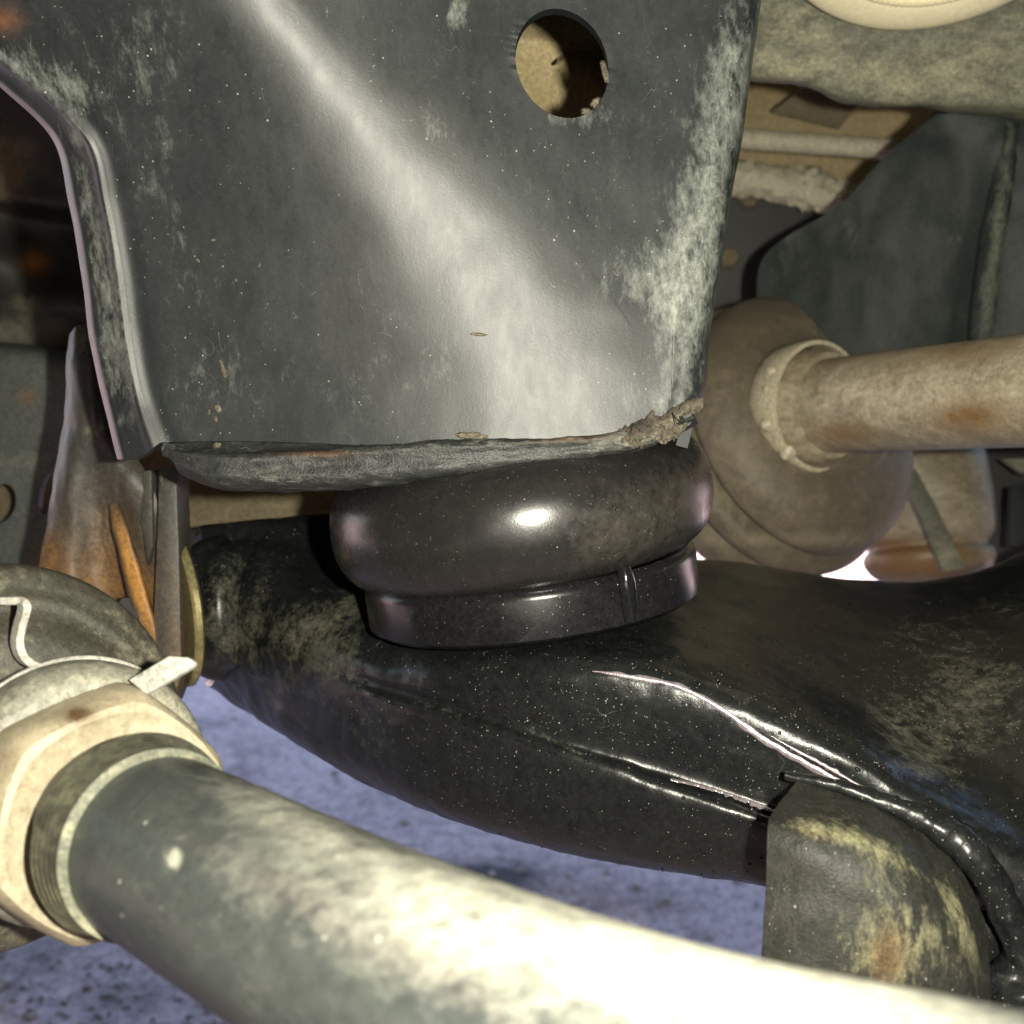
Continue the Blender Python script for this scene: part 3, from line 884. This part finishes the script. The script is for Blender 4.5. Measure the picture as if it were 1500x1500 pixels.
# ------------------------------------------------------------------ tie rod in the foreground
def make_tie_rod():
    t = thing('tie_rod', 'pale dusty steering tie rod with cream jam nut crossing the foreground at the bottom', 'tie rod', P(190, 1225, 0.19))
    path = [(150, 1195, .2030), (205, 1226, .190), (320, 1290, .1740), (470, 1372, .1580), (640, 1456, .1450), (860, 1550, .1330), (1100, 1634, .1235), (1400, 1716, .1140), (1750, 1820, .104)]
    rad = [.0148, .0152, .0156, .0158, .0160, .0162, .0165, .0168, .017]
    v, f = tube(pt(path), rad, 160, 96)
    obj('rod', v, f, M['rod'], t, angle=60,
        dust=[(900, 1370, 420, 90, 12, 0.7), (420, 1190, 160, 40, 28, 0.5), (1150, 1430, 340, 110, 10, 0.7), (700, 1420, 300, 90, 20, 0.25), (255, 1258, 9, 9, 0, 2.5), (640, 1330, 100, 60, 20, 0.3)],
        rust=[(420, 1300, 160, 26, 28, 0.2), (620, 1420, 160, 26, 25, 0.15)])
    p0, p1 = pt([(150, 1195, .2030)])[0], pt([(205, 1226, .190)])[0]
    ax = p0 - p1
    ax /= np.linalg.norm(ax)                       # points away from the lens, along the rod to its inner end
    o = p1
    # threaded end
    prof = []
    h = -0.0072
    for k in range(6):
        prof += [(.0158 + .0003 * k, h + .0011), (.0163 + .0003 * k, h)]
        h += .0016
    prof = [(.0, -.0075), (.0150, -.0075)] + prof[1:] + [(.017, h), (.015, h + .004), (0, h + .004)]
    v, f = lathe(o + ax * .0005, ax, prof, 96)
    obj('thread_end', v, f, M['plate'], t, angle=20, dust=[(60, 1200, 120, 160, 0, .35)])
    # hex jam nut with rounded flats
    e1, e2, a = frame_of(ax)
    V, F = [], []
    seg = 120
    hs = [(.0100, .0026), (.0160, .0016), (.0185, .0006), (.0200, .0010), (.0212, .0026), (.0219, .0050), (.0223, .0085), (.0223, .0125), (.0216, .0148), (.019, .0160), (.0, .0160)]
    on = P(160, 1196, .1985)
    for (r, hh) in hs:
        for k in range(seg):
            th = 2 * math.pi * k / seg
            hexr = math.cos(math.pi / 6) / math.cos(((th + 0.16) % (math.pi / 3)) - math.pi / 6)
            sh = min(hexr, 0.965)
            w_ = min(1, max(0, (r - .0170) / .0045))
            rr = r * (1.04 + (sh - 0.95) * 0.8 * w_)
            V.append(on + (math.cos(th) * e1 + math.sin(th) * e2) * rr + a * (hh - .004))
    for i in range(len(hs) - 1):
        for k in range(seg):
            k2 = (k + 1) % seg
            F.append((i * seg + k, i * seg + k2, (i + 1) * seg + k2, (i + 1) * seg + k))
    V = np.array(V)
    V = V + (a[None] * (fbm(V, 90, 3, 4) * 0.0005)[:, None])
    obj('jam_nut', V, F, M['nut'], t, angle=28, rust=[(117, 1048, 24, 12, 0, 1.6), (20, 1110, 20, 20, 0, .4), (20, 1060, 30, 8, -20, .3)])
    # inner collar, lock washer with bent tabs, bellows boot
    c2 = P(136, 1170, .2035)
    v, f = lathe(c2, ax, [(.012, 0), (.0225, 0), (.0235, .001), (.0246, .0035), (.0249, .0075), (.0244, .0105), (.0230, .0115), (.012, .0115)], 110, 60)
    obj('inner_collar', v, f, M['collar'], t)
    c3 = P(112, 1156, .2125)
    rw = .0257
    v, f = lathe(c3, ax, [(.012, 0), (rw - .0004, 0), (rw, .0004), (rw, .0014), (rw - .0004, .0018), (.012, .0018)], 120)
    wsh = obj('lock_washer', v, f, M['tab'], t)
    # two tabs bent off the washer
    d3 = float(proj(c3)[2])
    v, f = prism([(188, 996, .2045), (247, 961, .2035), (276, 963, .203), (285, 970, .2026), (281, 978, .2026), (214, 1017, .2025)], .0016, .0003)
    obj('bent_tab', v, f, M['tab'], wsh)
    tab = [[(-40, 868, .214), (-40, 868, .2125), (-40, 868, .211)]]
    rows = []
    for (x, y, d) in ((-50, 872, .213), (0, 874, .211), (30, 876, .2098), (36, 884, .2095), (30, 915, .2105), (26, 940, .211), (32, 958, .211), (55, 972, .210), (95, 982, .209)):
        rows.append((x, y, d))
    left = pt(rows)
    nrm = (-FWD * 0.6 + RIGHT * 0.75 + UP * .1)
    nrm /= np.linalg.norm(nrm)
    wvec = -ax * 0.0032
    L = cr(left, 60)
    tang = np.gradient(L, axis=0)
    tang /= np.linalg.norm(tang, axis=1, keepdims=True)
    wdir = RIGHT * 0.7 - FWD * 0.7
    V = []
    for p, tg in zip(L, tang):
        nn_ = np.cross(tg, wdir)
        nn_ /= np.linalg.norm(nn_)
        V += [p, p + wdir * .0030, p + wdir * .0030 + nn_ * .0014, p + nn_ * .0014]
    F = []
    for i in range(len(L) - 1):
        for k in range(4):
            k2 = (k + 1) % 4
            F.append((4 * i + k, 4 * i + k2, 4 * i + 4 + k2, 4 * i + 4 + k))
    F += [(3, 2, 1, 0), tuple(4 * (len(L) - 1) + k for k in range(4))]
    obj('bent_tab', np.array(V), F, M['tab'], wsh, angle=40)
    c4 = P(12, 1122, .2165)
    v, f = lathe(c4, ax, [(.010, -.004), (.026, -.003), (.0280, -.001), (.0298, .0010), (.0312, .0018), (.0328, .0020), (.0348, .0034), (.0370, .0045), (.0388, .0062), (.0395, .0085), (.0395, .0120), (.0385, .016), (.036, .020), (.034, .030), (.033, .045), (.010, .045)], 150, 120)
    obj('rubber_boot', v, f, M['boot'], t)
    return t


make_tie_rod()

# ------------------------------------------------------------------ drive axle at the right
def make_axle():
    a0, a1 = P(1195, 596, .430), P(1510, 572, .352)
    ax = (a1 - a0) / np.linalg.norm(a1 - a0)
    t = thing('drive_axle', 'dusty rusty drive axle shaft with brown rubber boot to the right of the frame plate', 'drive axle', a0)
    v, f = tube(np.stack([a0 - ax * .02, a0 + (a1 - a0) * .3, a1, a1 + ax * .08]), [.0182, .0182, .0182, .0182], 60, 64)
    obj('shaft', v, f, M['axle'], t, rust=[(1420, 610, 60, 26, 0, 1.1), (1240, 635, 50, 16, 0, .8), (1400, 515, 80, 14, -5, .6), (1230, 520, 60, 14, 0, .4)], dust=[(1300, 580, 120, 30, 0, .384)])
    v, f = lathe(a0, ax, [(.012, .008), (.0205, .008), (.0222, .004), (.0228, -.002), (.0240, -.006), (.0245, -.011), (.012, -.011)], 100)
    obj('boot_neck', v, f, M['axle'], t)
    v, f = lathe(a0, ax, [(.0240, -.0100), (.0256, -.0100), (.0260, -.0094), (.0258, -.004), (.0260, .0024), (.0256, .0030), (.0240, .0030)], 120, closed=True)
    cl = obj('clamp_band', v, f, M['clamp'], t)
    for q in (pt([(1132, 545, .4205)])[0], pt([(1127, 572, .4195)])[0], pt([(1124, 622, .4195)])[0], pt([(1152, 664, .421)])[0]):
        v, f = lathe(q, q - a0, [(0, .0030), (.0014, .0026), (.0030, .0008), (.0036, -.0014), (0, -.0014)], 16)
        obj('crimp', v, f, M['clamp'], cl)
    prof = [(.0235, -.003), (.0262, -.0035), (.0285, -.004), (.0300, -.0060), (.036, -.0074), (.044, -.0092), (.051, -.0125), (.0560, -.0170), (.0582, -.0215), (.0588, -.0255), (.0580, -.0285), (.0555, -.0300),
            (.0520, -.0306), (.0515, -.0326), (.0560, -.0334), (.0610, -.0352), (.0632, -.0395), (.0625, -.0430), (.0580, -.0445), (.0540, -.0452), (.0540, -.0470), (.0585, -.0485), (.0620, -.0515), (.0628, -.057), (.062, -.062), (.05, -.069), (.0, -.069)]
    axb = ax + UP * .38
    axb /= np.linalg.norm(axb)
    v, f = lathe(P(1240, 584, .440), axb, np.array(prof) * .98, 140, 260)
    obj('rubber_boot', v, f, M['cvboot'], t, dust=[(1050, 690, 70, 80, 0, .3), (1150, 790, 200, 12, 0, .5), (1080, 740, 80, 20, 30, .3)])
    return t


make_axle()

# ------------------------------------------------------------------ things behind, on the left
def make_left():
    t = thing('pivot_bracket', 'grey-brown steel pivot bracket stained orange with rust, left of the control arm', 'bracket', P(160, 1000, .34))
    rows = [
        [(101, 488, .334), (108, 480, .331), (120, 475, .330), (132, 472, .331), (142, 472, .334)],
        [(97, 520, .336), (106, 520, .330), (126, 520, .328), (140, 520, .330), (150, 520, .336)],
        [(95, 590, .337), (108, 590, .330), (130, 590, .327), (148, 590, .330), (160, 590, .336)],
        [(86, 650, .338), (104, 650, .331), (135, 650, .329), (165, 655, .330), (192, 660, .334)],
        [(76, 715, .338), (100, 715, .332), (145, 715, .334), (190, 715, .330), (224, 715, .332)],
        [(64, 790, .338), (100, 790, .334), (150, 790, .338), (205, 790, .334), (240, 790, .332)],
        [(46, 900, .338), (100, 900, .336), (155, 900, .342), (215, 900, .336), (250, 900, .332)],
        [(28, 1060, .338), (100, 1060, .336), (155, 1060, .340), (215, 1060, .336), (252, 1035, .334)],
    ]
    sheet('front_ear', rows, 90, 50, .003, M['pivot'], t, disp=lambda w3, g: .0009 * fbm(w3, 60, 3, 2),
          rust=[(120, 900, 60, 100, 0, .45), (230, 960, 40, 60, 0, .25), (70, 820, 18, 50, 0, .384), (215, 900, 30, 60, 0, .4), (180, 850, 55, 110, -10, .2)], dust=[(150, 585, 10, 50, 0, .6), (140, 630, 16, 12, 0, 1.0), (118, 500, 16, 40, 0, .7), (140, 780, 30, 60, 0, .35)])
    v, f = prism([(232, 684, .326), (258, 683, .326), (262, 800, .327), (266, 990, .330), (250, 1036, .330), (226, 1042, .330), (224, 900, .329), (230, 760, .327)], .012, .001)
    obj('edge_flange', v, f, M['pivot'], t, dust=[(236, 690, 10, 14, 0, .7)], rust=[(245, 960, 30, 80, 0, .35)])
    v, f = prism([(208, 690, .330), (222, 688, .330), (224, 800, .331), (216, 830, .332), (205, 760, .331)], .006, .0008)
    obj('inner_web', v, f, M['pivot'], t)
    rows = []
    for (x, y, hw, d) in ((166, 738, 8, .3325), (172, 760, 11, .3300), (182, 795, 13, .3285), (194, 840, 14, .3285), (206, 885, 16, .3285), (216, 925, 17, .3290), (224, 965, 18, .330)):
        rows.append([(x - hw, y + 3, d + .004), (x - hw * .8, y + 2, d + .0006), (x, y, d), (x + hw * .8, y - 2, d + .0006), (x + hw, y - 3, d + .004)])
    sheet('rusty_gusset', rows, 60, 24, .003, M['pivot'], t, disp=lambda w3, g: .0003 * fbm(w3, 160, 3, 2), rust=[(200, 850, 12, 90, -17, 1.6)], label='rust stained strip running down the bracket')
    v, f = lathe(P(190, 894, .330), -FWD * .8 + RIGHT * .2 + UP * .3, [(0, .0015), (.0040, .0015), (.0046, .0008), (.0046, -.003), (0, -.003)], 6)
    obj('bolt_head', v, f, M['dark'], t)

    t = thing('frame_rail', 'teal-grey frame rail with round holes at the left edge, behind the pivot bracket', 'frame rail', P(40, 860, .43))
    rows = [
        [(-120, 496, .45), (-30, 500, .448), (40, 506, .446), (80, 514, .446), (135, 530, .448)],
        [(-120, 510, .428), (-30, 514, .426), (40, 520, .425), (80, 528, .425), (135, 542, .427)],
        [(-120, 540, .426), (-30, 545, .425), (40, 550, .424), (80, 556, .424), (135, 566, .426)],
        [(-120, 640, .432), (-30, 640, .431), (40, 640, .430), (80, 640, .430), (135, 640, .432)],
        [(-120, 740, .436), (-30, 740, .434), (40, 740, .433), (80, 740, .433), (135, 740, .434)],
        [(-120, 900, .44), (-30, 900, .438), (40, 900, .436), (80, 900, .436), (135, 900, .437)],
    ]
    sheet('side_plate', rows, 100, 70, .004, M['rail'], t, holes=[(0, 738, 22, 30, 20), (72, 722, 14, 32, 15)], disp=lambda w3, g: .0008 * fbm(w3, 30, 3, 5),
          rust=[(40, 580, 16, 12, 0, .8), (60, 830, 26, 40, 0, .5)], dust=[(60, 680, 60, 20, 0, .3)])
    v, f = prism([(-140, 690, .47), (130, 690, .47), (130, 800, .47), (-140, 800, .47)], .004, 0)
    obj('inner_plate', v, f, M['brown'], t)

    # oily casing deep on the left
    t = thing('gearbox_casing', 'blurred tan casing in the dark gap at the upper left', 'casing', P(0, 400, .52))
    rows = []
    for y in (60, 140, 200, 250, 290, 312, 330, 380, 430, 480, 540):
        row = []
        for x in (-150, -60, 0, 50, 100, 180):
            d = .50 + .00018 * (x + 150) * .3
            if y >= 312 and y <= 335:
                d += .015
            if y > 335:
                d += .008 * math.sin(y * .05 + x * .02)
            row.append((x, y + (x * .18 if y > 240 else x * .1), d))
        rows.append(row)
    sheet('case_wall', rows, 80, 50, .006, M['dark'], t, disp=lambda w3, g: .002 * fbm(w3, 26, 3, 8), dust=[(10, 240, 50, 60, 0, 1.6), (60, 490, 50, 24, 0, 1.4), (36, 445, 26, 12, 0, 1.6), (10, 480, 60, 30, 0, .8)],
          rust=[(10, 250, 20, 60, 0, .2), (50, 384, 18, 16, 0, 1.2)])
    o = obj('crossmember', *prism([(150, 640, .445), (640, 640, .445), (640, 768, .43), (400, 766, .43), (150, 790, .43)], .03, .002), M['brown'])
    top(o, 'brown dirt covered crossmember behind the gap under the frame plate rim', 'crossmember')


make_left()

# ------------------------------------------------------------------ things behind, on the right
def make_right():
    t = thing('shock_tower', 'olive dusty upper plate at the top right, below the cream ring', 'shock tower', P(1300, 100, .42))
    rows = [
        [(950, -90, .372), (1100, -90, .372), (1200, -90, .372), (1300, -90, .372), (1400, -90, .372), (1500, -90, .372), (1900, -90, .372)],
        [(950, 0, .384), (1100, 0, .384), (1200, 0, .384), (1300, 0, .384), (1400, 0, .384), (1500, 0, .384), (1900, 0, .384)],
        [(950, 60, .394), (1100, 62, .394), (1200, 70, .394), (1300, 80, .394), (1400, 85, .394), (1500, 85, .394), (1900, 85, .394)],
        [(950, 98, .402), (1100, 116, .402), (1180, 126, .402), (1240, 146, .402), (1345, 154, .402), (1500, 164, .402), (1900, 165, .402)],
        [(950, 102, .409), (1100, 121, .409), (1180, 131, .409), (1240, 151, .409), (1350, 160, .409), (1500, 172, .409), (1900, 172, .409)],
    ]
    sheet('seat_plate', rows, 70, 130, .004, M['plate'], t, disp=lambda w3, g: .0012 * fbm(w3 * np.array([1, 1, 1.6]), 45, 4, 2), dust=[(1160, 60, 80, 60, 0, .3), (1300, 110, 160, 20, 4, .4)])
    # cream ring
    ctr = P(1400, -214, .335)
    ax = -UP * .86 - FWD * .50
    r0 = .0590
    v, f = lathe(ctr, ax, [(r0 * .55, .002), (r0 * .62, .0045), (r0 * .78, .005), (r0 * .8, .006), (r0 * .93, .006), (r0 * .985, .004), (r0, .0), (r0 * .985, -.004), (r0 * .9, -.006), (r0 * .55, -.006)], 160, 70, )
    t = thing('spring_pad', 'cream plastic ring with a beaded rim at the top right corner', 'spring pad', ctr)
    obj('ring_body', v, f, M['cream'], t)
    e1, e2, a = frame_of(ax)
    sv, sf = lathe((0, 0, 0), (0, 0, 1), [(0, .0013), (.0010, .0009), (.0014, 0), (0, -.0006)], 10)
    meshd = None
    for k in range(150):
        th = 2 * math.pi * k / 150
        p = ctr + (e1 * math.cos(th) + e2 * math.sin(th)) * r0 * .80 + a * .0062
        q = proj(p)
        if q[1] < -12 or q[0] > 1530:
            continue
        if meshd is None:
            bo = obj('bead', sv + p, sf, M['cream'], t)
            bo.data.transform(__import__('mathutils').Matrix.Translation(-Vector(p - ctr)))
            bo.location = Vector(p - ctr)
            meshd = bo
        else:
            b = meshd.copy()
            COL.objects.link(b)
            b.parent = t
            b.location = Vector(p - ctr)

    t = thing('gusset_plate', 'large blue-grey gusset plate with a vertical weld seam at the right edge, above the axle', 'gusset plate', P(1350, 500, .47))
    rows = [
        [(1372, 166, .418), (1400, 166, .416), (1440, 164, .414), (1490, 160, .412), (1950, 140, .40)],
        [(1335, 196, .426), (1385, 200, .42), (1435, 205, .416), (1485, 205, .412), (1950, 200, 0.406)],
        [(1290, 236, .436), (1355, 240, .428), (1425, 250, .42), (1478, 250, .414), (1950, 250, 0.406)],
        [(1230, 300, .446), (1320, 300, .436), (1415, 310, .425), (1468, 310, .417), (1950, 310, 0.408)],
        [(1150, 348, .458), (1290, 360, .442), (1405, 370, .43), (1460, 370, .42), (1950, 370, 0.411)],
        [(1114, 385, .466), (1270, 420, .448), (1395, 430, .434), (1450, 430, .424), (1950, 430, 0.414)],
        [(1108, 460, .47), (1260, 490, .452), (1385, 500, .438), (1440, 500, .428), (1950, 500, 0.416)],
        [(1100, 600, .475), (1250, 600, .456), (1375, 600, .444), (1430, 600, .434), (1950, 600, 0.421)],
    ]
    sheet('web_plate', rows, 110, 110, .004, M['gusset'], t, disp=lambda w3, g: .0008 * fbm(w3, 35, 3, 4), dust=[(1250, 330, 18, 60, 20, .5), (1390, 220, 60, 30, 0, .3), (1400, 350, 14, 8, 0, .7), (1180, 400, 50, 60, 0, .25)])
    v, f = tube(pt([(1488, 175, .410), (1484, 230, .412), (1470, 310, .415), (1456, 400, .420), (1444, 500, .426)]), [.0042, .0050, .0052, .0054, .0054], 60, 20, jitter=.06)
    v = v + FWD * .0050
    obj('weld_seam', v, f, M['gusset'], t, dust=[(1465, 330, 20, 200, 5, .8)])

    # far pieces seen through the gap and the hole
    rows = []
    for y in (-700, -260, -80, -20, 40, 58, 66, 100, 160, 260, 450, 700):
        row = []
        for x in (130, 400, 640, 700, 760, 820, 880, 940, 1000):
            d = .378 + .00006 * (x - 760)
            if y <= 40:
                d += .004 + (40 - y) * .0001
            if y > 60:
                d += .004 * math.exp(-((x - 845 + (y - 80) * .4) / 28) ** 2)
            row.append((x, y + (x - 760) * .08, d))
        rows.append(row)
    o = sheet('inner_panel', rows, 200, 200, .004, M['tan'], None, holes=[(818, 88, 13, 4, -35)], disp=lambda w3, g: .0005 * fbm(w3, 40, 3, 4))
    top(o, 'tan dirt coated inner panel seen through the round hole', 'panel')
    o = obj('inner_panel', *prism([(960, -60, .64), (1500, -60, .64), (1500, 290, .62), (960, 270, .62)], .004, 0), M['tan'])
    top(o, 'tan dirt coated panel deep in the gap, above the pale tube', 'panel')
    for (poly, nm, lab, m) in (([(1130, 165, .60), (1190, 120, .59), (1260, 150, .59), (1230, 190, .60)], 'stay_plate', 'blurred brown stay in the gap above the pale tube', 'brown'),):
        o = obj(nm, *prism(poly, .01, .001), M[m])
        top(o, lab, 'stay')
    v, f = tube(pt([(960, 196, .56), (1100, 204, .56), (1320, 220, .555), (1400, 226, .55)]), .0052, 30, 24)
    o = obj('brake_tube', v, f, M['pale'])
    top(o, 'pale dusty tube running across the gap left of the gusset plate', 'tube')
    v, f = tube(pt([(960, 250, .58), (1060, 258, .58), (1130, 268, .578), (1190, 278, .575), (1240, 290, .572), (1330, 296, .57)]), [.009, .009, .0085, .0105, .0075, .007], 60, 24, jitter=.3, seed=5)
    o = obj('subframe_lip', v, f, M['pale'])
    top(o, 'rough pale crusted steel lip below the pale tube in the gap', 'steel lip')
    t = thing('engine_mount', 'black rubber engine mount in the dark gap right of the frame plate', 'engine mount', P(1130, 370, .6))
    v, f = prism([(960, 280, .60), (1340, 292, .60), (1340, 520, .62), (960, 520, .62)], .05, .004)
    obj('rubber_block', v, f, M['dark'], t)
    for (x, y) in ((1097, 290), (1068, 378)):
        v, f = lathe(P(x, y, .597), -FWD, [(0, .003), (.005, .003), (.006, .001), (.006, -.004), (0, -.004)], 6)
        obj('bolt_head', v, f, M['brown'], t)

    # lower right: rusty joint housing and dark plates
    t = thing('joint_housing', 'round rusty orange joint housing behind the axle boot, above the control arm', 'joint housing', P(1330, 790, .60))
    c = P(1350, 722, .60)
    v, f = lathe(c, -UP + RIGHT * .06 - FWD * .12, [(0, -.03), (.03, -.028), (.036, 0), (.036, .012), (.0345, .024), (.031, .030), (.0335, .033), (.034, .037), (.030, .044), (.020, .049), (0, .051)], 80, 60)
    obj('housing_body', v, f, M['axle'], t, rust=[(1330, 830, 120, 26, 0, 1.3), (1300, 800, 60, 16, 10, 1.0), (1380, 810, 30, 30, 0, 1.1)])
    v, f = prism([(1318, 690, .556), (1342, 686, .556), (1372, 740, .555), (1416, 832, .554), (1384, 838, .554), (1346, 750, .555)], .008, .0015)
    obj('strap', v, f, M['plate'], t)
    o = obj('knuckle_plate', *prism([(1330, 640, .64), (1460, 640, .64), (1450, 760, .63), (1425, 840, .63), (1380, 800, .64), (1345, 720, .64)], .012, .002), M['gusset'])
    top(o, 'grey-green steel plate under the axle shaft at the right', 'plate')
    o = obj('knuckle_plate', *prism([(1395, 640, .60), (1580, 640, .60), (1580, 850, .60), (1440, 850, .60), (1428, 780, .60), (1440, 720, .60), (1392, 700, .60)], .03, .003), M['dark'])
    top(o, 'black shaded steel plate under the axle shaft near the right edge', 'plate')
    v, f = prism([(1470, 672, .54), (1580, 668, .54), (1580, 700, .54), (1500, 694, .54)], .006, .001)
    o = obj('heat_shield', v, f, M['plate'])
    top(o, 'small olive metal lip at the right edge below the axle shaft', 'metal lip')
    v, f = prism([(1484, 712, .53), (1600, 700, .53), (1600, 800, .53), (1480, 800, .53)], .006, .001)
    o = obj('side_bracket', v, f, M['gusset'])
    top(o, 'grey bracket corner at the right edge above the control arm', 'bracket')
    # wall of the engine bay far behind everything
    o = obj('bay_wall', *prism([(-500, -420, .80), (2000, -420, .80), (2000, 640, .84), (-500, 640, .84)], .01, 0), M['floor'])
    top(o, 'dark dirty wall of the engine bay far behind the gaps', 'bay wall')


make_right()
